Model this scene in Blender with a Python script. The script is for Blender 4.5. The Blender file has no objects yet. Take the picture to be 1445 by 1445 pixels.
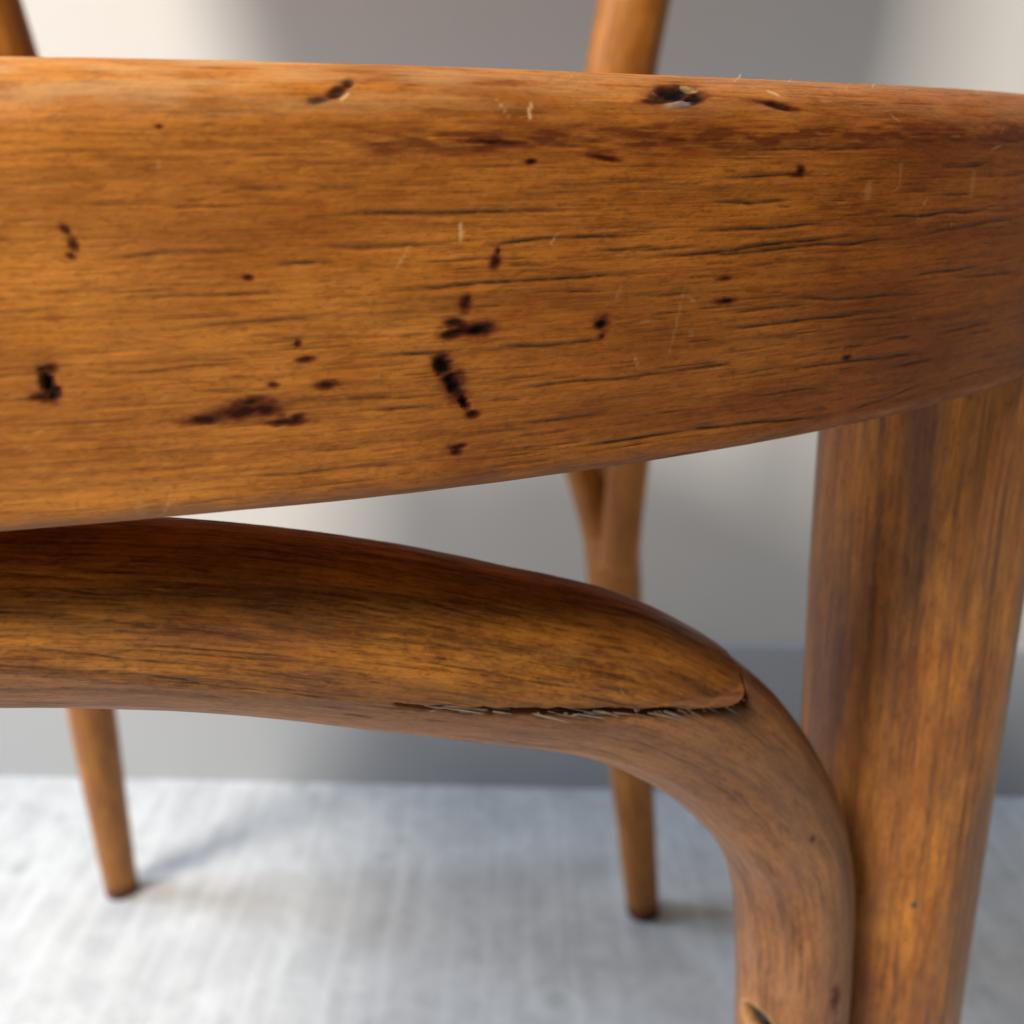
import bpy, math
import numpy as np

# ------------------------------------------------------------------ camera
scene = bpy.context.scene
cam_data = bpy.data.cameras.new('camera')
cam = bpy.data.objects.new('camera', cam_data)
scene.collection.objects.link(cam)
scene.camera = cam
cam.location = (0, 0, .454)
cam.rotation_euler = (math.radians(90 - 19.43), 0, 0)
cam_data.sensor_width = 36
cam_data.lens = 36.05
cam_data.clip_start = .005
cam_data.clip_end = 50
cam_data.dof.use_dof = True
cam_data.dof.focus_distance = .088
cam_data.dof.aperture_fstop = 32

# ------------------------------------------------------------------ light
world = bpy.data.worlds.new('World')
scene.world = world
world.use_nodes = True
bg = world.node_tree.nodes['Background']
bg.inputs['Color'].default_value = (1.0, .86, .74, 1)
bg.inputs['Strength'].default_value = .035

def area_light(name, loc, target, size, size_y, power, color):
    d = bpy.data.lights.new(name, 'AREA')
    d.shape = 'RECTANGLE'
    d.size, d.size_y, d.energy, d.color = size, size_y, power, color
    o = bpy.data.objects.new(name, d)
    scene.collection.objects.link(o)
    o.location = loc
    v = np.array(target, float) - np.array(loc, float)
    import mathutils
    o.rotation_euler = mathutils.Vector(v).to_track_quat('-Z', 'Y').to_euler()
    return o

KAZ, KEL, KD = math.radians(36), math.radians(47), 2.2
KT = (-.05, .35, .30)
area_light('window_light', (KT[0] - KD * math.cos(KEL) * math.sin(KAZ), KT[1] - KD * math.cos(KEL) * math.cos(KAZ), KT[2] + KD * math.sin(KEL)),
           KT, .46, .50, 63, (1.0, .95, .87))
# an added, unseen fill lamp far to the left: cool light across the floor
area_light('side_fill_light', (-2.6, .36, 1.75), (0, .40, 0), 1.2, 1.3, 100, (.66, .81, 1.0))

scene.view_settings.view_transform = 'Standard'
scene.view_settings.look = 'None'
scene.view_settings.exposure = 0
scene.view_settings.gamma = 1
scene.view_settings.use_curve_mapping = False

# ------------------------------------------------------------------ numbers of the place
ZC = .454
CX, CY = -.0867, .2838            # middle of the round seat
RR, ZT, ZB = .22, .460, .4274     # seat ring: outer radius, top, underside
AX = -.0855                       # the chair's line of symmetry
rng = np.random.RandomState(7)
TAB = np.random.RandomState(3).rand(256, 256)

# ------------------------------------------------------------------ helpers
def vnoise(x, y):
    xi = np.floor(x).astype(int); yi = np.floor(y).astype(int)
    fx = x - xi; fy = y - yi
    fx = fx * fx * (3 - 2 * fx); fy = fy * fy * (3 - 2 * fy)
    a = TAB[xi & 255, yi & 255]; b = TAB[(xi + 1) & 255, yi & 255]
    c = TAB[xi & 255, (yi + 1) & 255]; d = TAB[(xi + 1) & 255, (yi + 1) & 255]
    return (a + (b - a) * fx) * (1 - fy) + (c + (d - c) * fx) * fy

def fbm(x, y, n=4):
    s = 0; a = .5
    for i in range(n):
        s = s + a * vnoise(x + 17 * i, y + 31 * i); a *= .5; x = x * 2.03; y = y * 2.03
    return s

def link(name, me, mat, parent=None):
    o = bpy.data.objects.new(name, me)
    scene.collection.objects.link(o)
    if mat: me.materials.append(mat)
    if parent: o.parent = parent
    return o

def grid_mesh(name, P, U, V, attrs=None, close_u=False, close_v=True, caps=False):
    """P (nu, nv, 3); U, V (nu, nv) surface coordinates in metres; attrs name -> (nu, nv)"""
    nu, nv = P.shape[:2]
    iu = np.arange(nu if close_u else nu - 1); iv = np.arange(nv if close_v else nv - 1)
    A, B = np.meshgrid(iu, iv, indexing='ij')
    A2 = (A + 1) % nu; B2 = (B + 1) % nv
    F = np.stack([A * nv + B, A2 * nv + B, A2 * nv + B2, A * nv + B2], -1).reshape(-1, 4)
    co = P.reshape(-1, 3)
    extra = []
    if caps:
        n0 = len(co)
        co = np.vstack([co, P[0].mean(0)[None], P[-1].mean(0)[None]])
        for b in range(nv if close_v else nv - 1):
            b2 = (b + 1) % nv
            extra.append((n0, b, b2)); extra.append((n0 + 1, (nu - 1) * nv + b2, (nu - 1) * nv + b))
    me = bpy.data.meshes.new(name)
    me.vertices.add(len(co)); me.vertices.foreach_set('co', co.astype(np.float32).ravel())
    nl = len(F) * 4 + len(extra) * 3
    me.loops.add(nl)
    li = F.ravel()
    if extra: li = np.concatenate([li, np.array(extra).ravel()])
    me.loops.foreach_set('vertex_index', li.astype(np.int32))
    npoly = len(F) + len(extra)
    me.polygons.add(npoly)
    ls = np.concatenate([np.arange(len(F)) * 4, len(F) * 4 + np.arange(len(extra)) * 3])
    me.polygons.foreach_set('loop_start', ls.astype(np.int32))
    me.update(calc_edges=True)
    me.polygons.foreach_set('use_smooth', np.ones(npoly, bool))
    def addattr(n, a):
        a = a.ravel().astype(np.float32)
        if caps: a = np.concatenate([a, [a[0], a[-1]]]).astype(np.float32)
        at = me.attributes.new(n, 'FLOAT', 'POINT'); at.data.foreach_set('value', a)
    addattr('gu', U); addattr('gv', V)
    for k, a in (attrs or {}).items(): addattr(k, a)
    me.update()
    return me

def normals(P, close_u, close_v):
    def d(ax, closed):
        if closed: return np.roll(P, -1, ax) - np.roll(P, 1, ax)
        return np.gradient(P, axis=ax)
    n = np.cross(d(0, close_u), d(1, close_v))
    return n / np.maximum(np.linalg.norm(n, axis=-1, keepdims=True), 1e-12)

def strokes(U1, V1, lines, width, wob=.00014):
    """dark pore lines on a surface grid: U1, V1 sorted axes (m); lines (u0, v0, u1, v1, strength)"""
    M = np.zeros((len(U1), len(V1)))
    for k, (u0, v0, u1, v1, st) in enumerate(lines):
        if u1 < u0: u0, v0, u1, v1 = u1, v1, u0, v0
        a, b = np.searchsorted(U1, [u0 - .001, u1 + .001])
        w = width * (.6 + .5 * st)
        lo, hi = min(v0, v1) - 4 * w - 2 * wob, max(v0, v1) + 4 * w + 2 * wob
        c, d = np.searchsorted(V1, [lo, hi])
        if b - a < 2 or d - c < 1: continue
        u = U1[a:b, None]; v = V1[None, c:d]
        k_ = np.clip((u - u0) / max(u1 - u0, 1e-6), 0, 1)
        line = v0 + (v1 - v0) * k_ + wob * (vnoise(u * 260 + 7.3 * k, u * 0 + k * 1.7) - .5) * 2
        env = np.clip(np.minimum((u - u0) / (.2 * (u1 - u0)), (u1 - u) / (.25 * (u1 - u0))), 0, 1)
        env = env * (.65 + .5 * vnoise(u * 700 + k * 3.1, u * 0 + k * .77))
        m = np.clip(st * env, 0, 1) * np.exp(-((v - line) / w) ** 2)
        M[a:b, c:d] = np.maximum(M[a:b, c:d], m)
    return M

# ------------------------------------------------------------------ materials
class NT:
    def __init__(self, name):
        self.m = bpy.data.materials.new(name); self.m.use_nodes = True
        self.t = self.m.node_tree; self.n = self.t.nodes
        self.b = self.n['Principled BSDF']
    def new(self, typ, **kw):
        x = self.n.new(typ)
        for k, v in kw.items(): setattr(x, k, v)
        return x
    def l(self, a, b): self.t.links.new(a, b)
    def val(self, x, sock):
        if isinstance(x, (int, float)): sock.default_value = x
        elif isinstance(x, tuple): sock.default_value = x
        else: self.l(x, sock)
    def math(self, op, a, b=0.0, clamp=False):
        x = self.new('ShaderNodeMath', operation=op, use_clamp=clamp)
        self.val(a, x.inputs[0]); self.val(b, x.inputs[1]); return x.outputs[0]
    def attr(self, name): return self.new('ShaderNodeAttribute', attribute_name=name).outputs['Fac']
    def vec(self, x, y, z=0.0):
        c = self.new('ShaderNodeCombineXYZ')
        for i, q in enumerate((x, y, z)): self.val(q, c.inputs[i])
        return c.outputs[0]
    def noise(self, v, scale, detail=3, rough=.55, dist=0.0):
        x = self.new('ShaderNodeTexNoise'); self.l(v, x.inputs['Vector'])
        x.inputs['Scale'].default_value = scale; x.inputs['Detail'].default_value = detail
        x.inputs['Roughness'].default_value = rough; x.inputs['Distortion'].default_value = dist
        return x.outputs['Fac']
    def ramp(self, f, lo, hi):
        x = self.new('ShaderNodeMapRange'); x.clamp = True
        self.l(f, x.inputs['Value']); x.inputs['From Min'].default_value = lo; x.inputs['From Max'].default_value = hi
        return x.outputs['Result']
    def mix(self, f, a, b):
        x = self.new('ShaderNodeMix', data_type='RGBA')
        self.val(f, x.inputs[0]); self.val(a, x.inputs[6]); self.val(b, x.inputs[7]); return x.outputs[2]

def wood(name, light, mid, dark, red=(.20, .045, .012, 1), blotch=.5, streak=.5, rough=.42, bump=1.0, seed=0., along=1.0, dull=(.16, .085, .06, 1), dullness=.0, cloud=.45):
    w = NT(name)
    gu, gv = w.attr('gu'), w.attr('gv')
    su = w.math('MULTIPLY', gu, along)
    # fibre coordinates: long along the grain, fine across it
    f1 = w.noise(w.vec(w.math('MULTIPLY', su, 110), w.math('MULTIPLY', gv, 3000), seed), 1, 4, .62, .12)
    f2 = w.noise(w.vec(w.math('MULTIPLY', su, 26), w.math('MULTIPLY', gv, 560), seed + 3), 1, 5, .6, .25)
    f3 = w.noise(w.vec(w.math('MULTIPLY', su, 420), w.math('MULTIPLY', gv, 1500), seed + 9), 1, 4, .65, .5)
    f4 = w.noise(w.vec(w.math('MULTIPLY', su, 70), w.math('MULTIPLY', gv, 160), seed + 5), 1, 4, .6, .6)
    f5 = w.noise(w.vec(w.math('MULTIPLY', su, 1500), w.math('MULTIPLY', gv, 2600), seed + 1), 1, 2, .6)
    col = w.mix(w.ramp(f4, .35, .68), mid, light)
    col = w.mix(w.math('MULTIPLY', w.ramp(f2, .48, .72), streak), col, dark)
    col = w.mix(w.math('MULTIPLY', w.ramp(f1, .49, .70), .55), col, dark)
    col = w.mix(w.math('MULTIPLY', w.ramp(f1, .46, .28), .35), col, light)
    col = w.mix(w.math('MULTIPLY', w.ramp(f5, .54, .70), .36), col, dark)
    col = w.mix(w.math('MULTIPLY', w.ramp(f5, .44, .28), .30), col, light)
    col = w.mix(w.math('MULTIPLY', w.ramp(f3, .52, .70), .46), col, light)
    col = w.mix(w.math('MULTIPLY', w.ramp(f3, .48, .30), .48), col, dark)
    r1 = w.noise(w.vec(w.math('MULTIPLY', su, 55), w.math('MULTIPLY', gv, 110), seed + 21), 1, 3, .5, .5)
    col = w.mix(w.math('MULTIPLY', w.ramp(r1, .46, .70), blotch), col, red)
    d1 = w.noise(w.vec(w.math('MULTIPLY', su, 45), w.math('MULTIPLY', gv, 200), seed + 33), 1, 4, .6, .5)
    dk = w.math('MULTIPLY', w.ramp(d1, .40, .66), dullness)
    col = w.mix(w.math('ADD', dk, w.math('MULTIPLY', w.attr('worn_and_shading'), .75), True), col, dull)
    c1 = w.noise(w.vec(w.math('MULTIPLY', su, 28), w.math('MULTIPLY', gv, 330), seed + 51), 1, 5, .65, .3)
    col = w.mix(w.math('MULTIPLY', w.ramp(c1, .50, .70), cloud), col, dark)
    tint = w.new('ShaderNodeMix', data_type='RGBA', blend_type='MULTIPLY'); w.val(w.attr('tone_falloff'), tint.inputs[0]); w.l(col, tint.inputs[6]); tint.inputs[7].default_value = (.56, .44, .36, 1); col = tint.outputs[2]
    pore = w.attr('pore'); stain_shade = w.attr('stain_shade'); chip = w.attr('chip'); pale = w.attr('pale'); grey = w.attr('grey')
    pm = w.math('MULTIPLY', pore, w.ramp(w.noise(w.vec(w.math('MULTIPLY', su, 900), w.math('MULTIPLY', gv, 3000), seed), 1, 2), .12, .5), True)
    col = w.mix(w.math('MULTIPLY', pm, .93), col, (.026, .016, .006, 1))
    col = w.mix(w.math('MULTIPLY', w.ramp(stain_shade, .0, .5), .78), col, (.135, .026, .008, 1))
    col = w.mix(w.math('MULTIPLY', w.ramp(stain_shade, .35, .95), .90), col, (.020, .0035, .0022, 1))
    col = w.mix(pale, col, (.66, .40, .17, 1))
    col = w.mix(chip, col, (.010, .008, .008, 1))
    col = w.mix(grey, col, (.24, .25, .24, 1))
    w.l(col, w.b.inputs['Base Color'])
    rg = w.math('ADD', w.math('MULTIPLY', f4, .22), rough - .11)
    rg = w.math('ADD', rg, w.math('MULTIPLY', w.math('ADD', chip, w.attr('worn_and_shading'), True), .25))
    w.l(rg, w.b.inputs['Roughness'])
    w.b.inputs['Specular IOR Level'].default_value = .30
    w.l(w.math('MULTIPLY', w.math('SUBTRACT', 1.0, w.math('ADD', chip, w.math('MULTIPLY', stain_shade, .7), True)), .20), w.b.inputs['Specular IOR Level'])
    h = w.math('ADD', w.math('MULTIPLY', f1, .5), w.math('ADD', w.math('MULTIPLY', f3, .9), w.math('MULTIPLY', f5, .45)))
    bp = w.new('ShaderNodeBump'); bp.inputs['Strength'].default_value = .60 * bump; bp.inputs['Distance'].default_value = .00012
    w.l(h, bp.inputs['Height']); w.l(bp.outputs['Normal'], w.b.inputs['Normal'])
    return w.m

M_RING = wood('ring_wood', (.71, .264, .039, 1), (.52, .170, .020, 1), (.19, .058, .009, 1), red=(.24, .060, .012, 1), blotch=.40, streak=.55, rough=.47, seed=1., dull=(.27, .135, .075, 1), cloud=.35)
M_LAP = wood('lap_wood', (.66, .250, .033, 1), (.31, .102, .013, 1), (.038, .013, .005, 1), blotch=.35, streak=.75, rough=.42, seed=14., dullness=.25)
M_ROD = wood('brace_wood', (.52, .225, .070, 1), (.29, .112, .036, 1), (.065, .027, .016, 1), blotch=.3, streak=.6, rough=.46, seed=41., dullness=.5, dull=(.34, .165, .095, 1))
M_LEG = wood('leg_wood', (.74, .280, .040, 1), (.36, .110, .017, 1), (.055, .019, .008, 1), blotch=.45, streak=.85, rough=.40, seed=63., along=.6, dullness=.55, dull=(.13, .068, .045, 1))
M_BACK = wood('back_leg_wood', (.58, .230, .036, 1), (.37, .126, .018, 1), (.10, .034, .009, 1), blotch=.5, streak=.7, rough=.42, seed=88., along=.5)

def plain(name, col, rough, metal=0.):
    w = NT(name); w.b.inputs['Base Color'].default_value = col
    tc = w.new('ShaderNodeTexCoord').outputs['Object']
    n = w.noise(tc, 900, 4)
    w.l(w.mix(w.ramp(n, .3, .7), col, tuple(c * .6 for c in col[:3]) + (1,)), w.b.inputs['Base Color'])
    w.b.inputs['Roughness'].default_value = rough; w.b.inputs['Metallic'].default_value = metal
    return w.m

M_FIBRE = plain('torn_wood', (.34, .25, .17, 1), .8)
M_LINT = plain('lint', (.52, .40, .30, 1), .9)
M_SCREW = plain('dark_screw', (.03, .03, .035, 1), .45, .6)
M_GREEN = plain('green_paint', (.04, .10, .05, 1), .6)
M_SEAT = plain('seat_plywood', (.34, .15, .05, 1), .45)

def floor_material():
    w = NT('pale_stone_floor')
    p = w.new('ShaderNodeTexCoord').outputs['Object']
    a = w.noise(p, 26, 6, .62, 1.2)
    b = w.noise(p, 130, 4, .6, .6)
    m = w.new('ShaderNodeMapping'); w.l(p, m.inputs['Vector']); m.inputs['Scale'].default_value = (120, 7, 1); m.inputs['Rotation'].default_value = (0, 0, math.radians(-4))
    s = w.noise(m.outputs[0], 1, 4, .6, .3)
    c = w.mix(w.ramp(a, .36, .62), (.48, .48, .48, 1), (.60, .60, .595, 1))
    c = w.mix(w.math('MULTIPLY', w.ramp(b, .50, .66), .45), c, (.40, .40, .40, 1))
    c = w.mix(w.math('MULTIPLY', w.ramp(s, .45, .7), .5), c, (.74, .74, .735, 1))  # pale streaks towards the wall: floor reflections put into its colour
    v = w.new('ShaderNodeTexVoronoi'); w.l(p, v.inputs['Vector']); v.inputs['Scale'].default_value = 34; v.inputs['Randomness'].default_value = 1
    spot = w.math('MULTIPLY', w.ramp(v.outputs['Distance'], .30, .14), w.ramp(w.noise(p, 17, 3), .50, .60))
    c = w.mix(w.math('MULTIPLY', spot, .45), c, (.30, .31, .30, 1))
    w.l(c, w.b.inputs['Base Color'])
    w.l(w.math('ADD', w.math('MULTIPLY', s, .3), .34), w.b.inputs['Roughness'])
    bp = w.new('ShaderNodeBump'); bp.inputs['Strength'].default_value = .4; bp.inputs['Distance'].default_value = .001
    w.l(a, bp.inputs['Height']); w.l(bp.outputs['Normal'], w.b.inputs['Normal'])
    return w.m

def paint_material(name, col, var=.05):
    w = NT(name)
    p = w.new('ShaderNodeTexCoord').outputs['Object']
    n = w.noise(p, 5, 4); g = w.noise(p, 420, 3)
    c = w.mix(n, tuple(x * (1 - var) for x in col) + (1,), tuple(min(1, x * (1 + var)) for x in col) + (1,))
    w.l(c, w.b.inputs['Base Color']); w.b.inputs['Roughness'].default_value = .6
    bp = w.new('ShaderNodeBump'); bp.inputs['Strength'].default_value = .25; bp.inputs['Distance'].default_value = .0006
    w.l(g, bp.inputs['Height']); w.l(bp.outputs['Normal'], w.b.inputs['Normal'])
    return w.m

# ------------------------------------------------------------------ setting
def poly_mesh(name, verts, faces):
    me = bpy.data.meshes.new(name); me.from_pydata(verts, [], faces); me.update(); return me

def structure(o, label):
    o['kind'] = 'structure'; o['label'] = label; return o

fl = structure(link('floor', poly_mesh('floor', [(-2.5, -2.5, 0), (2.5, -2.5, 0), (2.5, .80, 0), (-2.5, .80, 0)], [(0, 1, 2, 3)]), floor_material()),
               'pale mottled stone floor under the chair')
def wy(x): return .662 - .036 * x
def slab(name, x0, x1, y_off, thick, prof):
    """prof: list of (outward step, z) from bottom to top, swept along the wall"""
    n = len(prof); V = []
    for x in (x0, x1):
        for (d, z) in prof: V.append((x, wy(x) + y_off - d, z))
        V.append((x, wy(x) + y_off + thick, prof[-1][1])); V.append((x, wy(x) + y_off + thick, prof[0][1]))
    k = n + 2
    F = [(i, k + i, k + (i + 1) % k, (i + 1) % k) for i in range(k)] + [tuple(range(k)), tuple(range(2 * k - 1, k - 1, -1))]
    return poly_mesh(name, V, F)
structure(link('wall', slab('wall', -2.4, 2.4, .005, .1, [(0, -.02), (0, 2.5)]), paint_material('wall_paint', (.66, .622, .57))),
          'off-white painted wall behind the chair')
structure(link('skirting_board', slab('skirting_board', -2.4, 2.4, .0135, .004, [(.0135, -.004), (.0135, .119), (.0125, .1215), (.010, .1228), (0.0, .123)]), paint_material('skirting_paint', (.44, .445, .45))),
          'grey painted skirting board along the wall')

# ------------------------------------------------------------------ the chair
chair = bpy.data.objects.new('chair', None)
scene.collection.objects.link(chair)
chair.location = (CX, CY, 0)
chair['label'] = 'worn brown bentwood chair with scratched round seat ring and curved braces'
chair['category'] = 'chair'
OFF = np.array([CX, CY, 0.])      # meshes are built in room coordinates and stored relative to the chair's base

def part(name, P, U, V, mat, attrs=None, close_u=False, close_v=True, caps=False, parent=None):
    z = np.zeros(P.shape[:2])
    A = {k: z for k in ('pore', 'stain_shade', 'chip', 'pale', 'grey', 'worn_and_shading', 'tone_falloff')}
    A.update(attrs or {})
    return link(name, grid_mesh(name, P - OFF, U, V, A, close_u, close_v, caps), mat, parent or chair)

# ---- seat ring, with its pores, stains, dents and scratches
# (degrees round the ring, mm up its face) pore lines; then spots: kind, degrees, mm, half width mm, half height mm, tilt
PORES=[ (14.24,10.02,16.84,10.02,0.3),(17.74,7.38,19.1,7.5,0.7),(19.2,5.62,25.14,5.58,1),(19.22,3.46,21.96,3.3,0.8),(22.42,3.3,26.26,3.46,1),(20.24,0.26,26.44,0.42,1),(23.02,1.46,24.12,1.5,0.6),(23.5,7.42,27.5,7.62,0.6),(24.86,2.34,27.9,2.38,0.8),
    (20.72,9.98,23.1,9.98,0.7),(18.36,2.22,19.68,2.22,0.8),(15.34,3.14,18.38,3.42,0.6),(27.94,7.78,31.34,8.1,0.8),(27.96,5.78,30.36,5.9,1),(27.52,3.46,31.76,3.66,1),(25.86,1.5,32.9,2.7,1),(26.88,1.62,34.42,1.98,0.9),(33.34,3.98,38.4,4.26,1),
    (35.58,8.5,37.86,8.62,1),(27.8,10.02,34.5,10.22,0.7),(35,2.34,40.08,3.18,0.6),(34.7,-1.62,38.12,-1.46,1),(36.6,-2.46,40.54,-2.62,0.8),(28.62,0.62,32.02,0.42,0.6),(22.8,-4.7,25.62,-4.82,1),(20.28,-4.74,21.96,-4.86,0.9),(19.52,-7.82,20.66,-7.98,0.8),
    (20.16,-8.94,21.74,-9.18,0.8),(23.04,-8.1,27.74,-8.22,0.8),(22.64,-8.86,23.44,-9.14,0.6),(23.18,-11.22,25.54,-11.26,0.7),(24.74,-13.78,27.94,-13.74,1),(22.68,-14.7,24.36,-14.66,0.6),(19.46,-13.5,21.26,-13.7,0.6),(27.22,-13.5,32.84,-14.66,1),(32.84,-14.66,36.34,-13.1,0.7),
    (27.98,-4.74,35.2,-4.74,0.9),(30.34,-2.74,35.24,-3.54,0.9),(28.52,-3.54,31.26,-3.3,0.7),(27.06,-7.98,28.94,-8.02,1),(30.38,-9.18,36.5,-9.74,1),(34.4,-10.74,36.68,-10.66,0.9),(36.22,-7.82,39.38,-7.82,0.9),(33.96,-7.7,35.28,-7.62,0.8),(32.48,-7.82,33.28,-7.9,0.8),
    (15.72,0.34,18.64,0.3,0.7),(16.62,-1.74,19.58,-1.58,0.7),(14.84,-4.78,18.04,-4.7,0.7),(17.6,-13.42,19.76,-13.54,0.6),(18.54,-7.74,19.8,-7.98,0.7),(13.18,-13.1,15.1,-13.5,0.4),(13.66,-1.7,14.7,-1.7,0.3),(32.08,-5.3,35.12,-5.5,0.6),(29.32,-11.26,32.46,-11.66,0.7),
    (26.1,-1.5,27.68,-1.38,0.6),(20.7,-3.3,21.42,-3.3,0.5),(37.36,7.42,39.84,7.5,0.5),(19.24,7.46,20.3,7.58,0.5),(37.14,-13.58,40.7,-13.1,0.6),(15.74,-10.86,17.42,-11.06,0.4),(21.42,-18.1,24.18,-18.38,0.5),(25.66,-17.14,28.54,-16.14,0.6) ]
BLOBS=[ ('c',19.48,13.38,0.9,0.26,-8),('c',19.86,14.02,0.91,0.38,-40),('c',20.1,14.9,0.5,0.31,-55),('w',19.98,13.7,0.65,0.16,-45),('c',27.22,14.86,2.48,0.93,-10),('c',26.82,14.1,2.04,0.39,-8),('c',27.64,14.34,1.61,0.69,-20),('g',27.24,13.66,1.75,0.36,-10),('w',27.68,15.46,0.95,0.33,20),
    ('c',30.06,13.7,1.69,0.33,8),('s',29.72,14.02,2.42,0.41,5),('w',30.04,15.18,0.84,0.25,30),('c',14.3,-5.22,0.42,1.03,-12),('c',14.38,-6.06,0.46,0.67,10),('s',14.16,-6.22,1.01,0.49,0),('s',14.38,-4.26,0.55,0.68,0),('s',17.68,-8.18,3.01,0.87,-3),('s',16.96,-8.62,2.1,0.51,0),
    ('s',17.76,-7.54,1.5,0.54,-14),('s',18.08,-8.18,1.61,0.65,20),('s',18.54,-9.3,2.15,0.4,2),('s',18.66,-9.02,0.7,0.49,0),('c',21.66,-5.9,0.75,0.97,-30),('c',21.86,-7.5,0.52,1.26,-28),('c',22.1,-8.9,0.35,0.96,-28),('c',22.3,-9.98,0.55,0.36,0),('s',21.86,-7.22,1.15,2.17,-26),
    ('c',21.86,-3.42,0.92,0.38,0),('c',21.92,-2.54,0.81,0.33,10),('c',22.48,-3.22,1.15,0.51,-12),('s',22.16,-3.14,2.21,0.8,0),('s',22.14,-1.06,0.63,0.87,20),('s',22.18,-0.78,0.35,0.49,20),('s',22.78,1.82,0.52,0.82,25),('s',22.84,2.66,0.29,0.51,10),('s',21.94,-12.54,1.04,0.3,-5),
    ('s',21.92,-12.94,0.61,0.44,0),('s',25.24,-3.38,0.91,0.8,0),('c',25.24,-3.5,0.46,0.4,0),('s',25.24,-4.46,0.41,0.36,0),('s',14.96,4.94,0.37,0.55,-30),('s',15.06,3.98,0.41,0.73,-20),('s',14.98,3.22,0.37,0.27,20),('s',17.96,1.46,0.45,0.29,0),('s',18.78,-3.38,0.3,0.36,0),
    ('s',18.92,-4.58,0.9,0.31,-3),('s',18.26,-6.34,0.5,0.31,0),('s',19.3,-6.62,1.08,0.43,0),('s',28.44,-2.34,1.61,0.38,0),('c',28.54,-2.38,0.56,0.19,0),('s',23.62,9.18,0.69,0.26,0),('c',23.64,9.18,0.37,0.15,0),('s',30.54,8.34,0.59,0.69,-30),('s',16.68,11.5,0.32,0.21,0),
    ('s',32.68,-8.94,0.83,0.43,0),('s',28.44,-0.42,1.13,0.3,0),('s',30.5,7.94,1.35,0.24,0),('w',23.64,12.74,0.18,1.03,14),('w',22.08,4.22,0.23,0.87,2),('l',27.14,-3.82,0.15,3.9,12),('l',33.98,7.9,0.22,1.51,4),('l',37.12,6.74,0.54,1.65,4),('l',32.82,6.42,0.7,1.01,10),
    ('w',28.7,-16.6,.45,.14,0),('w',27.96,-17.14,0.4,0.16,-10),('w',33.12,-17.02,1.18,0.4,-10),('l',27.56,-4.86,0.38,0.42,0),('l',15.6,-15.38,0.5,1.1,0),('l',22.3,-17.18,0.86,0.4,0),('s',22.72,10.58,3.46,0.24,2),('s',25.22,9.46,2.46,0.31,8) ]


def ring_profile():
    w = .026; pts = []
    def arc(cx, cz, r, a0, a1, n=120):
        for i in range(n + 1):
            a = math.radians(a0 + (a1 - a0) * i / n); pts.append((cx + r * math.cos(a), cz + r * math.sin(a)))
    rb, rt, rk = .0022, .0055, .004
    pts.append((-w / 2, ZB)); pts.append((-rb, ZB))
    arc(-rb, ZB + rb, rb, -88, -4)
    z0 = ZB + rb; z1 = ZT - rt
    for i in range(1, 200):
        k = i / 200; pts.append((.0007 * math.sin(math.pi * k), z0 + (z1 - z0) * k))
    arc(-rt, ZT - rt, rt, 4, 88)
    pts.append((-w + rk, ZT)); arc(-w + rk, ZT - rk, rk, 92, 178); arc(-w + rk, ZB + rk, rk, 182, 268)
    P = np.array(pts); P = np.vstack([P, P[:1]])
    s = np.r_[0, np.cumsum(np.hypot(*np.diff(P, axis=0).T))]
    i = np.argmin(np.abs(P[:, 1] - .444) + (P[:, 0] < -.005) * 9)
    return P, s, s[i]

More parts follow.
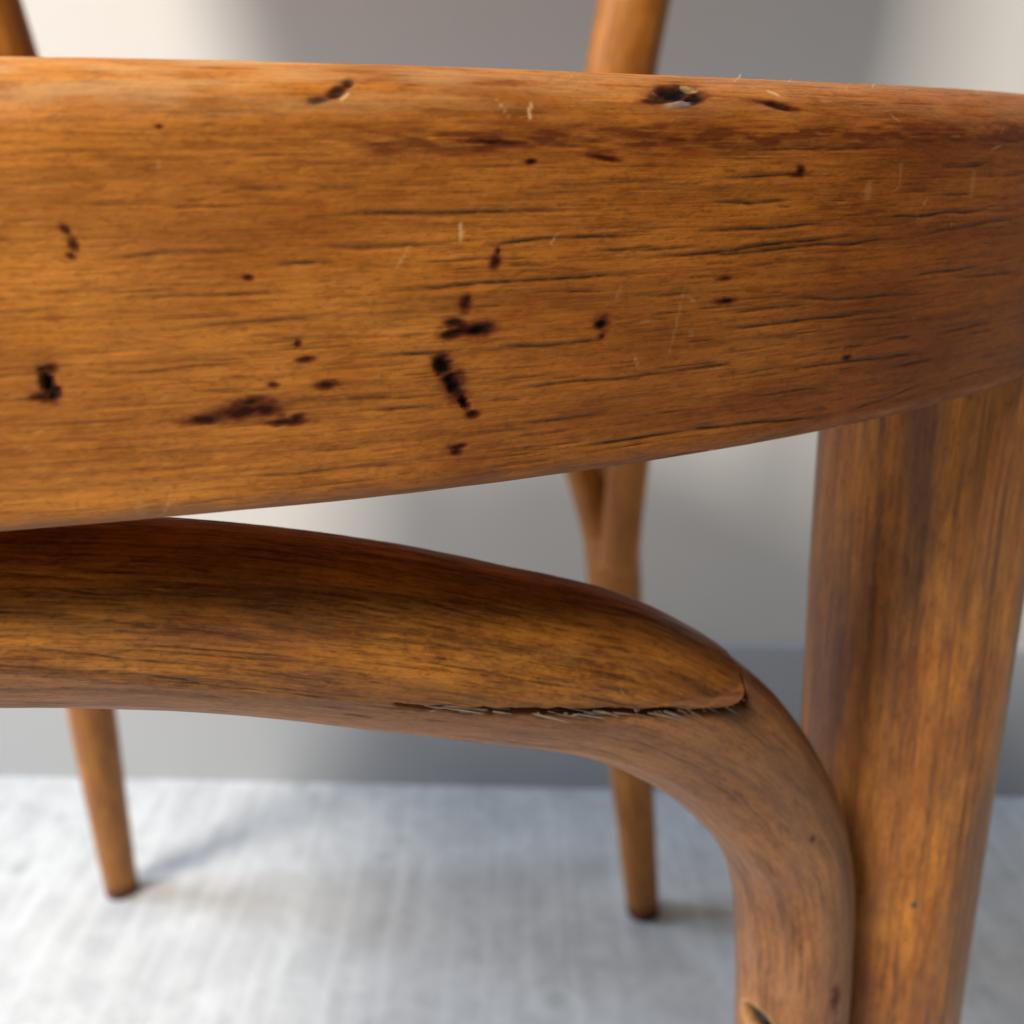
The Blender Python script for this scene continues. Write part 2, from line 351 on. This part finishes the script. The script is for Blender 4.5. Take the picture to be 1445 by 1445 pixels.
def build_ring():
    prof, ps, t0 = ring_profile()
    L = ps[-1]
    t = np.concatenate([np.arange(-t0, -.020, .0012), np.arange(-.020, .0225, .00012), np.arange(.0225, L - t0 - .0006, .0012)])
    r = RR + np.interp(t + t0, ps, prof[:, 0]); z = np.interp(t + t0, ps, prof[:, 1])
    th = np.radians(np.concatenate([np.arange(-180, 4, 2.), np.arange(4, 50, .065), np.arange(50, 179.5, 2.)]))
    S = th * RR
    TH, _ = np.meshgrid(th, t, indexing='ij')
    P = np.stack([CX + r[None] * np.sin(TH), CY - r[None] * np.cos(TH), np.broadcast_to(z, TH.shape)], -1)
    U = np.broadcast_to(S[:, None], TH.shape); V = np.broadcast_to(t[None], TH.shape)
    d2 = math.pi / 180 * RR
    lines = [(a * d2, b / 1000, c * d2, d / 1000, e) for a, b, c, d, e in PORES]
    for i in range(230):                                   # finer, fainter pores between
        u = rng.uniform(5, 48) * d2; v = rng.uniform(-.017, .016); ln = rng.uniform(.002, .012)
        lines.append((u, v, u + ln, v + ln * rng.normal(0, .012), rng.uniform(.10, .38)))
    pore = strokes(S, t, lines, .00016)
    fl2 = []
    for i in range(900):
        u = (5 + 43 * rng.rand() ** .75) * d2; v = rng.uniform(-.0172, .0165); ln = rng.uniform(.0012, .0075)
        fl2.append((u, v, u + ln, v + ln * rng.normal(0, .01), rng.uniform(.25, .8)))
    pore = np.maximum(pore, strokes(S, t, fl2, .00007, .00008) * .8)
    masks = {k: np.zeros(TH.shape) for k in 'cswgld'}
    for n, (k, a, b, hw, hh, tl) in enumerate(BLOBS):
        u0, v0, hw, hh = a * d2, b / 1000, hw * .84 / 1000, hh * .84 / 1000
        R = 2.2 * max(hw, hh) + .0004
        i0, i1 = np.searchsorted(S, [u0 - R, u0 + R]); j0, j1 = np.searchsorted(t, [v0 - R, v0 + R])
        if i1 - i0 < 1 or j1 - j0 < 1: continue
        u = S[i0:i1, None] - u0; v = t[None, j0:j1] - v0
        q = math.radians(-tl); x = (u * math.cos(q) + v * math.sin(q)) / hw; y = (-u * math.sin(q) + v * math.cos(q)) / hh
        uu, vv = u + u0 + n * .01, v + v0
        wob = (fbm(uu * 1500, vv * 2600, 4) - .47) * 1.3
        rr = np.sqrt(x * x + y * y) + wob * (.65 if k in 'cg' else .75 if k == 's' else .35)
        soft = {'c': .70, 's': 1.15, 'w': .3, 'g': .45, 'l': .6}[k]
        m = np.clip((1.0 + soft * .4 - rr) / soft, 0, 1) * {'c': 1, 's': .95, 'w': .75, 'g': .5, 'l': .16}[k]
        if k == 'c': m = m * min(1, .55 + hh / .0016)
        M = masks[k][i0:i1, j0:j1]; np.maximum(M, m, out=M)
        if k == 'c':
            M = masks['d'][i0:i1, j0:j1]; np.maximum(M, m * min(1, hh / .0007), out=M)
            M = masks['s'][i0:i1, j0:j1]; np.maximum(M, np.clip(2.0 - rr, 0, 1) * .62, out=M)
    for i in range(46):                                    # fine pale scuffs
        u0 = rng.uniform(6, 46) * d2; v0 = rng.uniform(-.017, .017); ln = rng.uniform(.0004, .0022); sl = rng.uniform(-1.4, 1.4)
        i0, i1 = np.searchsorted(S, [u0 - ln, u0 + ln]); j0, j1 = np.searchsorted(t, [v0 - ln, v0 + ln])
        u = S[i0:i1, None] - u0; v = t[None, j0:j1] - v0
        c_, s_ = math.cos(sl), math.sin(sl)
        x = u * c_ + v * s_; y = -u * s_ + v * c_
        m = np.clip(1.2 - np.abs(x) / (ln * .6), 0, 1) * np.exp(-(y / .00009) ** 2) * rng.uniform(.15, .5)
        M = masks['w'][i0:i1, j0:j1]; np.maximum(M, m, out=M)
    # lower edge coloured to carry the floor's sheen; top roll paler towards the left
    low = np.clip((-.0152 - V) / .0010 + (fbm(U * 300, V * 900) - .5) * 2.2, 0, 1) * (V > -.022)
    fl_ = np.clip((fbm(U * 900 + 5, V * 2200, 4) - .60) * 12, 0, 1) * np.clip((-.0168 - V) / .0008, 0, 1)
    pale = np.maximum(np.maximum(masks['w'], masks['l']), fl_ * .35)
    roll = np.clip((V - .0118) / .002, 0, 1) * np.clip((.0205 - V) / .002, 0, 1) * np.clip((30 - np.degrees(U / RR)) / 14, .25, 1)
    pale = np.maximum(pale, roll * np.clip((fbm(U * 190 + 2, V * 1300, 5) - .34) * 1.5, 0, .42))
    dg = np.degrees(U / RR)
    band = np.exp(-((V - .0108 - .0006 * (dg - 24) / 10) / .0013) ** 2) * np.clip((dg - 17) / 5, 0, 1)
    grime = np.clip(band * 1.5 * (fbm(U * 380 + 3, V * 2600, 5) - .30) * 1.6, 0, .6)
    spk = np.clip((fbm(U * 700, V * 1500, 4) - .62) * 7, 0, .5) * np.clip(fbm(U * 45, V * 120, 2) * 2.4 - .9, 0, 1)
    masks['s'] = np.maximum(masks['s'], np.maximum(grime * .8, spk * .7))
    N = normals(P, True, True)
    if (N[len(th) // 2, np.searchsorted(t, 0)] * np.array([0, -1, 0])).sum() < 0: N = -N
    fine = (fbm(U * 200, V * 2400, 4) - .47) * .00005 + (fbm(U * 60, V * 130, 3) - .45) * .00022
    h = fine - pore * .00012 - masks['d'] * (.00022 + .0003 * fbm(U * 1800, V * 2600)) - masks['s'] * .00006 + masks['g'] * .0002 - masks['w'] * .00004
    h = h * ((V > -.0200) & (V < .0225))
    P = P + N * h[..., None]
    part('seat_ring', P, U, V, M_RING, dict(pore=pore, stain_shade=masks['s'], chip=masks['c'], pale=pale, grey=masks['g'], worn_and_shading=low * 1.1, tone_falloff=np.clip((np.degrees(U / RR) - 12) / 21 + (fbm(U * 60, V * 160, 3) - .45) * .6, 0, 1)), close_u=True)  # darker, redder to the right: light falloff painted into the wood colour
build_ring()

# ---- seat panel let into the ring
def build_seat():
    rr = np.array([0, .05, .10, .15, .185, .1955, .1955, .15, .0]); zz = np.array([.4530, .4532, .4538, .4548, .4556, .4558, .449, .446, .446])
    th = np.radians(np.arange(0, 360, 4.))
    P = np.stack([CX + rr[None] * np.sin(th)[:, None], CY - rr[None] * np.cos(th)[:, None], np.broadcast_to(zz, (len(th), len(rr)))], -1)
    link('seat_panel', grid_mesh('seat_panel', P - OFF, P[..., 0], P[..., 1], None, True, False), M_SEAT, chair)
build_seat()

# ---- rods: sweep a round section along a path
def resample(pts, step):
    """Catmull-Rom through pts, resampled by arc length; step may be a list of (fraction limits, step)"""
    p = np.array(pts, float); q = np.vstack([2 * p[0] - p[1], p, 2 * p[-1] - p[-2]])
    out = []
    for i in range(1, len(q) - 2):
        t0 = 0.; t1 = np.linalg.norm(q[i] - q[i - 1]) ** .5; t2 = t1 + np.linalg.norm(q[i + 1] - q[i]) ** .5; t3 = t2 + np.linalg.norm(q[i + 2] - q[i + 1]) ** .5
        t = np.linspace(t1, t2, 60, endpoint=False)[:, None]
        A1 = (t1 - t) / t1 * q[i - 1] + t / t1 * q[i]
        A2 = (t2 - t) / (t2 - t1) * q[i] + (t - t1) / (t2 - t1) * q[i + 1]
        A3 = (t3 - t) / (t3 - t2) * q[i + 1] + (t - t2) / (t3 - t2) * q[i + 2]
        B1 = (t2 - t) / t2 * A1 + t / t2 * A2; B2 = (t3 - t) / (t3 - t1) * A2 + (t - t1) / (t3 - t1) * A3
        out.append((t2 - t) / (t2 - t1) * B1 + (t - t1) / (t2 - t1) * B2)
    c = np.vstack(out + [q[-2][None]])
    s = np.r_[0, np.cumsum(np.linalg.norm(np.diff(c, axis=0), axis=1))]
    ss = step(s[-1]) if callable(step) else np.linspace(0, s[-1], max(3, int(s[-1] / step)))
    C = np.stack([np.interp(ss, s, c[:, k]) for k in range(3)], 1)
    for _ in range(2):
        C[1:-1] = C[1:-1] * .5 + (C[:-2] + C[2:]) * .25 if not callable(step) else C[1:-1]
    return C, ss

def frames(C, ref):
    T = np.gradient(C, axis=0); T /= np.linalg.norm(T, axis=1, keepdims=True)
    N1 = ref - (ref * T).sum(1, keepdims=True) * T; N1 /= np.linalg.norm(N1, axis=1, keepdims=True)
    return T, N1, np.cross(T, N1)

def rod(C, rad, phi, ref):
    T, N1, N2 = frames(C, ref)
    rad = np.broadcast_to(np.asarray(rad, float), (len(C),))
    return C[:, None] + rad[:, None, None] * (np.cos(phi)[None, :, None] * N1[:, None] + np.sin(phi)[None, :, None] * N2[:, None])

def simple_rod(name, pts, radii, mat, step=.004, nphi=28, refv=(0, -1, .02), parent=None):
    """radii: list of (fraction of length, radius)"""
    C, ss = resample(pts, step)
    k = ss / ss[-1]
    r = np.interp(k, [a for a, b in radii], [b for a, b in radii])
    phi = np.linspace(0, 2 * math.pi, nphi, endpoint=False)
    P = rod(C, r, phi, np.broadcast_to(np.array(refv, float), C.shape))
    U = np.broadcast_to(ss[:, None], P.shape[:2]); V = np.broadcast_to(phi[None] * r.mean(), P.shape[:2])
    P = P + ((P - C[:, None]) / r[:, None, None]) * ((fbm(U * 60, V * 150, 3) - .45) * .0004)[..., None]
    foot = np.clip((.016 - P[..., 2]) / .012 + (fbm(U * 300, V * 300) - .5), 0, 1) * .75 if name == 'back_leg' else None  # dark band at the foot puts the seat's shade into the leg colour
    return part(name, P, U, V, mat, None if foot is None else dict(stain_shade=foot), caps=True, parent=parent)

# arch height (below eye level) against degrees from its foot: the same bend for every brace
ARCH = [(0, -.150), (.4, -.130), (.8, -.116), (1.6, -.0994), (3.1, -.0867), (7.1, -.0687), (11.7, -.0563), (15.5, -.0504), (19.7, -.0449), (24.2, -.0406), (28.4, -.0385), (34, -.0365), (40, -.0358)]
def arch_points(center, half, R, drop=0., toe=0.):
    A = [(min(a, half), z) for a, z in ARCH if a < half - 1] + [(half, -.0358)]
    pts = [(-half + a, z) for a, z in A] + [(half - a, z) for a, z in A[::-1][1:]]
    out = []
    for a, z in pts:
        z2 = z - drop * max(0, -.06 - z) / .09
        a += math.copysign(toe * max(0, -.075 - z) / .075, a)
        g = math.radians(center + a); out.append((CX + R * math.sin(g), CY - R * math.cos(g), ZC + z2))
    return out

HR = .0093
def front_brace():
    pts = arch_points(0, 40, .205)
    C0, s0 = resample(pts, .0006)
    L = s0[-1]
    # degrees round the ring at each arc length; the part in view is meshed finely
    ang = np.degrees(np.arctan2(C0[:, 0] - CX, CY - C0[:, 1]))
    sa = np.interp(6, ang[:np.argmax(ang)], s0[:np.argmax(ang)])
    def st(_): return np.concatenate([np.arange(0, sa, .003), np.arange(sa, L, .0003), [L]])
    ss = st(0)
    C = np.stack([np.interp(ss, s0, C0[:, k]) for k in range(3)], 1)
    kern = np.ones(9) / 9
    for k in range(3):
        C[:, k] = np.where((ss > sa + .003) & (ss < L - .003), np.convolve(C[:, k], kern, 'same'), C[:, k])
    ref = np.stack([C[:, 0] - CX, C[:, 1] - CY, 0 * ss], 1); ref /= np.linalg.norm(ref, axis=1, keepdims=True)
    T, N1, N2 = frames(C, ref)
    fine = math.radians(1.0)
    phi = np.concatenate([np.arange(-2.1, 2.1, fine), np.arange(2.1, 2 * math.pi - 2.1 - .05, .12)])
    if N2[len(ss) // 2, 2] < 0: phi_up = -1
    else: phi_up = 1
    # lap joint: everything above a slanting plane belongs to the upper piece
    sX = lambda a: float(np.interp(a, ang[:np.argmax(ang)], s0[:np.argmax(ang)]))
    s_a, s_tip = sX(20.2), sX(31.6)
    def plane(s): return ZC - .0478 + (s - s_a) * (-.0594 + .0478) / (s_tip - s_a)
    U = np.broadcast_to(ss[:, None], (len(ss), len(phi))); V = np.broadcast_to(phi[None] * HR, U.shape)
    order = np.arange(len(phi))
    def grain(seed, n, s0_, s1_, slope):
        r2 = np.random.RandomState(seed); ln = []
        for i in range(n):
            l_ = r2.choice([r2.uniform(.001, .004), r2.uniform(.004, .018)]); u = r2.uniform(s0_, s1_); v = r2.uniform(-2.0, 2.0) * HR
            ln.append((u, v, u + l_, v + l_ * (slope + r2.normal(0, .03)), r2.uniform(.2, .95)))
        M = strokes(ss, phi, [(a, b / HR, c, d / HR, e) for a, b, c, d, e in ln], .00010 / HR, .00020 / HR)
        return M
    # lower rod
    hr = np.interp(np.abs(ss - L / 2), [0, sX(13) - L / 2, sX(21) - L / 2, sX(34) - L / 2, sX(38) - L / 2, L / 2], [.0085, .0086, .0092, .0091, .0087, .0086])
    P = rod(C, hr, phi, ref)
    jag = (fbm(ss * 900, ss * 0 + 2.2, 5) - .45) * .0008
    dz = P[..., 2] - (plane(ss) + jag)[:, None]
    gw = np.interp(ss, [s_a, s_a + .012, s_tip], [.00025, .0005, .0008])[:, None]
    groove = np.exp(-((dz - .0001) / gw) ** 2) * ((ss > s_a + .003) & (ss < s_tip - .0004))[:, None]
    pore = grain(5, 520, sa, L, .02)
    Nr = (P - C[:, None]) / hr[:, None, None]
    h = (fbm(U * 200, V * 1700, 4) - .47) * .00012 + (fbm(U * 50, V * 120, 3) - .45) * .00035 - pore * .00010 - groove * .0018
    s_b = ss[np.argmax((plane(ss) > C[:, 2] - HR) & (ss > L / 2))]
    tuck = np.interp(ss, [s_b - .014, s_b - .001], [.0006, 0])[:, None]
    spots = np.zeros(U.shape)
    for a, z, w_, hh in ((39.5, ZC - .1165, .0009, .0030), (36.2, ZC - .083, .0005, .0006), (39.3, ZC - .123, .0007, .0016)):
        uu = ss[np.argmin(np.abs(C[:, 2] - z) + (ang.max() > 1e9))] if z < ZC - .09 else sX(a)
        uu = ss[np.argmin(np.abs(C[:, 2] - z) + (ss < L / 2) * 9)]
        spots = np.maximum(spots, np.clip(1.5 - np.hypot((U - uu) / hh, (V - phi_up * -.0015 - .0) / w_) + (fbm(U * 900, V * 900) - .5), 0, 1) * .7)
    js = int(np.argmin(np.abs(C[:, 2] - (ZC - .1228)) + (ss < L / 2) * 9))
    toc = -np.array([C[js, 0], C[js, 1], 0.]); toc /= np.linalg.norm(toc); q = math.radians(-33)
    sdir = np.array([toc[0] * math.cos(q) - toc[1] * math.sin(q), toc[0] * math.sin(q) + toc[1] * math.cos(q), 0])
    ps_ = math.atan2(sdir @ N2[js], sdir @ N1[js])
    dd = np.hypot(U - ss[js], (((V / HR - ps_ + math.pi) % (2 * math.pi)) - math.pi) * hr[:, None])
    hole = np.clip((.0030 - dd) / .0008, 0, 1)
    rimw = np.clip(1 - np.abs(dd - .0031) / .0008, 0, 1)
    h = h - hole * .0022
    under = np.clip((-Nr[..., 2] - .25) / .5 + (fbm(U * 120, V * 300) - .5) * 1.4, 0, 1)  # pinkish underside: light bounced off the floor, painted into the rod
    brace = part('brace', P + Nr * (h - tuck)[..., None], U, V, M_ROD, dict(pore=pore, stain_shade=spots, worn_and_shading=under * .35, pale=rimw * .45, chip=np.maximum(np.clip(groove * 1.2, 0, 1) * .8, np.clip(hole * 1.6 - .5, 0, 1))), caps=True)
    brace['label'] = 'front arched brace with a split glued lap joint'
    # upper piece of the lap joint: same rod a little proud, cut off flat below
    keep = ss <= s_tip + .0001
    n = int(keep.sum())
    Cl = C[:n]; sl = ss[:n]
    rl = hr[:n] + np.interp(sl, [s_b - .010, s_b + .002, s_a + .012, s_tip], [.0, .00005, .00025, .00045])
    Pl = rod(Cl, rl, phi, ref[:n])
    Ul = U[:n]; Vl = V[:n]
    pore2 = grain(9, 620, sa, s_tip, -.05 * phi_up)[:n]
    Nl = (Pl - Cl[:, None]) / rl[:, None, None]
    hl = (fbm(Ul * 220 + 9, Vl * 1900, 4) - .47) * .00014 + (fbm(Ul * 55, Vl * 120, 3) - .45) * .00030 - pore2 * .00011
    Pl = Pl + Nl * hl[..., None]
    cut = plane(sl) + jag[:n] * .8 + np.interp(sl, [s_a, s_tip - .006, s_tip], [.00010, .00070, .0009])
    below = np.clip((cut[:, None] - Pl[..., 2]) / .0008, 0, 1)
    Pl[..., 2] = np.maximum(Pl[..., 2], cut[:, None])
    # blunt rounded nose
    k = np.clip((sl - (s_tip - .0020)) / .0020, 0, 1)
    sh = 1 - np.sqrt(np.maximum(1 - k ** 2.2, 0))
    mid = np.stack([Pl[..., 0].mean(1), Pl[..., 1].mean(1), (Pl[..., 2].max(1) * .25 + cut * .75)], 1)
    Pl = Pl + (mid[:, None] - Pl) * (sh * .92)[:, None, None]
    rim = np.clip(1 - np.abs(Pl[..., 2] - cut[:, None]) / .0006, 0, 1) * (sl > s_a + .01)[:, None] * (fbm(Ul * 400, Vl * 300) > .40)
    under_l = np.clip((-Nl[..., 2] - .45) / .4 + (fbm(Ul * 120, Vl * 300) - .5) * 1.2, 0, 1)  # lap's underside tinted dull brown in place of its shading
    lap = part('lap_piece', Pl, Ul, Vl, M_LAP, dict(pore=pore2 * (1 - below), worn_and_shading=np.maximum(rim * .6, under_l * .55)), caps=True, parent=brace)
    lap['label'] = 'orange brown upper strip of the lap joint ending in a blunt tip'
    # torn fibres along the open joint
    r3 = np.random.RandomState(12); Vv = []; Ff = []
    for i in range(48):
        s_ = s_a + .004 + (s_tip - s_a - .0062) * r3.rand() ** .8
        j = int(np.searchsorted(ss, s_))
        row = P[j]; vis = np.where(np.abs(phi) < 1.9)[0]
        q = vis[np.argmin(np.abs(row[vis, 2] - (plane(s_) - .0002)))]
        base = P[j, q] - Nr[j, q] * .00025; nrm = Nr[j, q]; tg = T[j]; dn = np.cross(nrm, tg); dn = dn * (-1 if dn[2] > 0 else 1)
        ln = r3.choice([r3.uniform(.0004, .0014), r3.uniform(.0014, .0050)]); wd = r3.uniform(.00004, .00018); lift = r3.uniform(-.1, .16)
        d_ = tg * (1 if r3.rand() < .6 else -1) + dn * (r3.normal(.0, .05) if r3.rand() < .8 else r3.normal(0, .35)) + nrm * lift * .25; d_ /= np.linalg.norm(d_)
        sd = np.cross(d_, nrm); sd /= np.linalg.norm(sd)
        b = len(Vv); st0 = base + dn * r3.uniform(-.0002, .0005) + nrm * r3.uniform(.0001, .0004)
        for kk, ww in ((0, .7), (.4, 1), (.75, .6), (1, .08)):
            cpt = st0 + d_ * ln * kk + nrm * lift * ln * kk * kk * .5
            for sg in (-1, 1):
                Vv.append(cpt + sd * wd * ww * sg); 
            Vv.append(cpt + nrm * wd * .7 * ww)
        for m in range(3):
            a0 = b + m * 3; a1 = a0 + 3
            Ff += [(a0, a1, a1 + 2, a0 + 2), (a0 + 2, a1 + 2, a1 + 1, a0 + 1), (a0 + 1, a1 + 1, a1, a0)]
    me = poly_mesh('torn_fibres', [tuple(v - OFF) for v in Vv], Ff)
    tf = link('torn_fibres', me, M_FIBRE, brace); tf['kind'] = 'stuff'
    # head of the screw that fixes the brace to the leg, sunk in its hole
    a = np.linspace(0, 2 * math.pi, 24, endpoint=False); c = C[js]; sd = np.cross(sdir, [0, 0, 1.]); up = np.array([0, 0, 1.])
    Pq = np.stack([[c + sdir * (hr[js] + h_) + (sd * math.cos(x) + up * math.sin(x)) * r_ for (r_, h_) in ((.0001, -.0015), (.0012, -.0014), (.0019, -.0017), (.0020, -.0032))] for x in a])
    link('screw', grid_mesh('screw', Pq - OFF, Pq[..., 0], Pq[..., 2], None, True, False), M_SCREW, brace)
    return brace
front_brace()

# ---- the other three braces, in the same bend
simple_rod('brace', arch_points(92.3, 45.8, .203, .03), [(0, .009), (1, .009)], M_BACK, refv=(1, .05, 0))
simple_rod('brace', arch_points(-92.3, 45.8, .203, .03), [(0, .009), (1, .009)], M_BACK, refv=(-1, .05, 0))
simple_rod('brace', arch_points(180, 30.4, .2100, .02, 7.5), [(0, .009), (1, .009)], M_BACK, refv=(0, 1, .02))

# ---- front legs
def front_leg(side):
    x = lambda X: X if side > 0 else 2 * AX - X
    pts = [(x(.0568), .1358, ZB + .004), (x(.0577), .1367, .407), (x(.0622), .1412, .332), (x(.069), .148, .22), (x(.076), .155, .11), (x(.0828), .1618, 0)]
    C, ss = resample(pts, .0012)
    r = np.interp(ss / ss[-1], [0, .35, 1], [.0146, .0146, .0105])
    phi = np.linspace(0, 2 * math.pi, 220, endpoint=False)
    P = rod(C, r, phi, np.broadcast_to(np.array((0, -1., .02)), C.shape))
    U = np.broadcast_to(ss[:, None], P.shape[:2]); V = np.broadcast_to(phi[None] * .0146, P.shape[:2])
    r2 = np.random.RandomState(21 + side)
    ln = []
    for i in range(240):
        l_ = r2.uniform(.006, .05); u = r2.uniform(0, .42); v = r2.uniform(-.1, .092)
        ln.append((u, v / .0146, u + l_, (v + l_ * r2.normal(0, .006)) / .0146, r2.uniform(.1, .5)))
    pore = strokes(ss, phi, ln, .00022 / .0146, .0004 / .0146)
    Nr = (P - C[:, None]) / r[:, None, None]
    P = P + Nr * ((fbm(U * 40, V * 160, 4) - .45) * .0004 - pore * .0001)[..., None]
    o = part('leg', P, U, V, M_LEG, dict(pore=pore), caps=True)
    if side > 0:                                           # a fleck of green paint
        j = int(np.argmin(np.abs(C[:, 2] - .3475))); c = C[j]; t_ = -c[:2] / np.linalg.norm(c[:2]); q = math.radians(20)
        d = np.array([t_[0] * math.cos(q) - t_[1] * math.sin(q), t_[0] * math.sin(q) + t_[1] * math.cos(q), 0]); sd = np.array([-d[1], d[0], 0])
        a = np.linspace(0, 2 * math.pi, 14, endpoint=False); wob = .8 + .4 * np.random.RandomState(2).rand(14)
        Pq = np.stack([[c + d * (r[j] + h_) + (sd * math.cos(x) * .8 + np.array([.25 * sd[0], .25 * sd[1], 1]) * math.sin(x)) * r_ * .00075 * w_ for r_, h_ in ((.01, .00022), (.7, .0002), (1, -.0003))] for x, w_ in zip(a, wob)])
        link('paint_fleck', grid_mesh('paint_fleck', Pq - OFF, Pq[..., 0], Pq[..., 2], None, True, False), M_GREEN, o)
    return o
front_leg(1); front_leg(-1)

# ---- back legs, running up past the seat into the back
def back_leg(side):
    x = lambda X: X if side > 0 else 2 * AX - X
    fy = .528 if side > 0 else .548
    k_ = lambda q: .459 + (fy - .459) * q
    pts = [(x(.0830), fy, 0), (x(.0718), k_(.70), .09), (x(.0620), k_(.45), .165), (x(.0518), k_(.20), .245), (x(.0462), k_(.075), .300), (x(.0415), .4560, .380), (x(.0415), .4525, .460),
           (x(.0495), .4525, .515), (x(.0680), .462, .60), (x(.0930), .478, .70), (x(.1020), .490, .78), (x(.0840), .500, .85), (x(.0250), .508, .895), (x(-.040), .511, .907), (AX + .0002 * side, .512, .909)]
    if side < 0: pts = [(a + .009 * min(1, max(0, (z - .36) / .08)), b, z) if z < .9 else (a, b, z) for a, b, z in pts]
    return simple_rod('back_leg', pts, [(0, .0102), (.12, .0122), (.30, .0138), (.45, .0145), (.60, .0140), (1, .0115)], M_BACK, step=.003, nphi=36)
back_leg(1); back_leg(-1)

# ---- bent plywood back panel between the uprights
def back_panel():
    zz = np.linspace(.585, .855, 24); kx = np.linspace(-1, 1, 30)
    outer = []
    def surf(off):
        P = np.zeros((len(zz), len(kx), 3))
        for i, z in enumerate(zz):
            hw = np.interp(z, [.548, .60, .70, .78, .855], [.1330, .1490, .172, .182, .160])
            y0 = np.interp(z, [.548, .60, .70, .78, .855], [.455, .462, .478, .490, .501])
            P[i, :, 0] = AX + hw * kx; P[i, :, 1] = y0 + .022 * (1 - kx ** 2) + off; P[i, :, 2] = z + .012 * (1 - kx ** 2) * (0 if z < .7 else 1)
        return P
    a, b = surf(-.003), surf(.003)
    P = np.concatenate([a, b[:, ::-1]], 1)
    part('back_panel', P, P[..., 0], P[..., 2], M_BACK, caps=True)
back_panel()

# ---- lint caught on the rough top edge of the seat ring
def lint():
    r4 = np.random.RandomState(4); V = []; F = []
    for deg, n in ((28.2, 1), (28.8, 2), (30.8, 1), (33.6, 2), (34.2, 1), (35.0, 1), (38.2, 1), (24.6, 1)):
        for i in range(n):
            g = math.radians(deg + r4.uniform(-.3, .3)); rad = RR - r4.uniform(.0022, .0034)
            p = np.array([CX + rad * math.sin(g), CY - rad * math.cos(g), ZT - .0006])
            out = np.array([math.sin(g), -math.cos(g), 0]); tg = np.array([math.cos(g), math.sin(g), 0])
            d = tg * r4.uniform(-1, 1) + np.array([0, 0, .7]) + out * .15; d /= np.linalg.norm(d)
            cur = r4.normal(0, .9); ln = r4.uniform(.0004, .0011); w = .00002; m = 7; b = len(V)
            for k in range(m):
                for e in ((w, 0), (-.5 * w, .87 * w), (-.5 * w, -.87 * w)): V.append(tuple(p + out * e[0] + np.cross(d, out) * e[1] - OFF))
                p = p + d * ln / m; d = d + (tg * cur - np.array([0, 0, .25])) * .5 * (1 if k > 2 else .4); d /= np.linalg.norm(d)
            for k in range(m - 1):
                for e in range(3): F.append((b + k * 3 + e, b + k * 3 + (e + 1) % 3, b + k * 3 + 3 + (e + 1) % 3, b + k * 3 + 3 + e))
    o = link('lint', poly_mesh('lint', V, F), M_LINT, chair); o['kind'] = 'stuff'
lint()
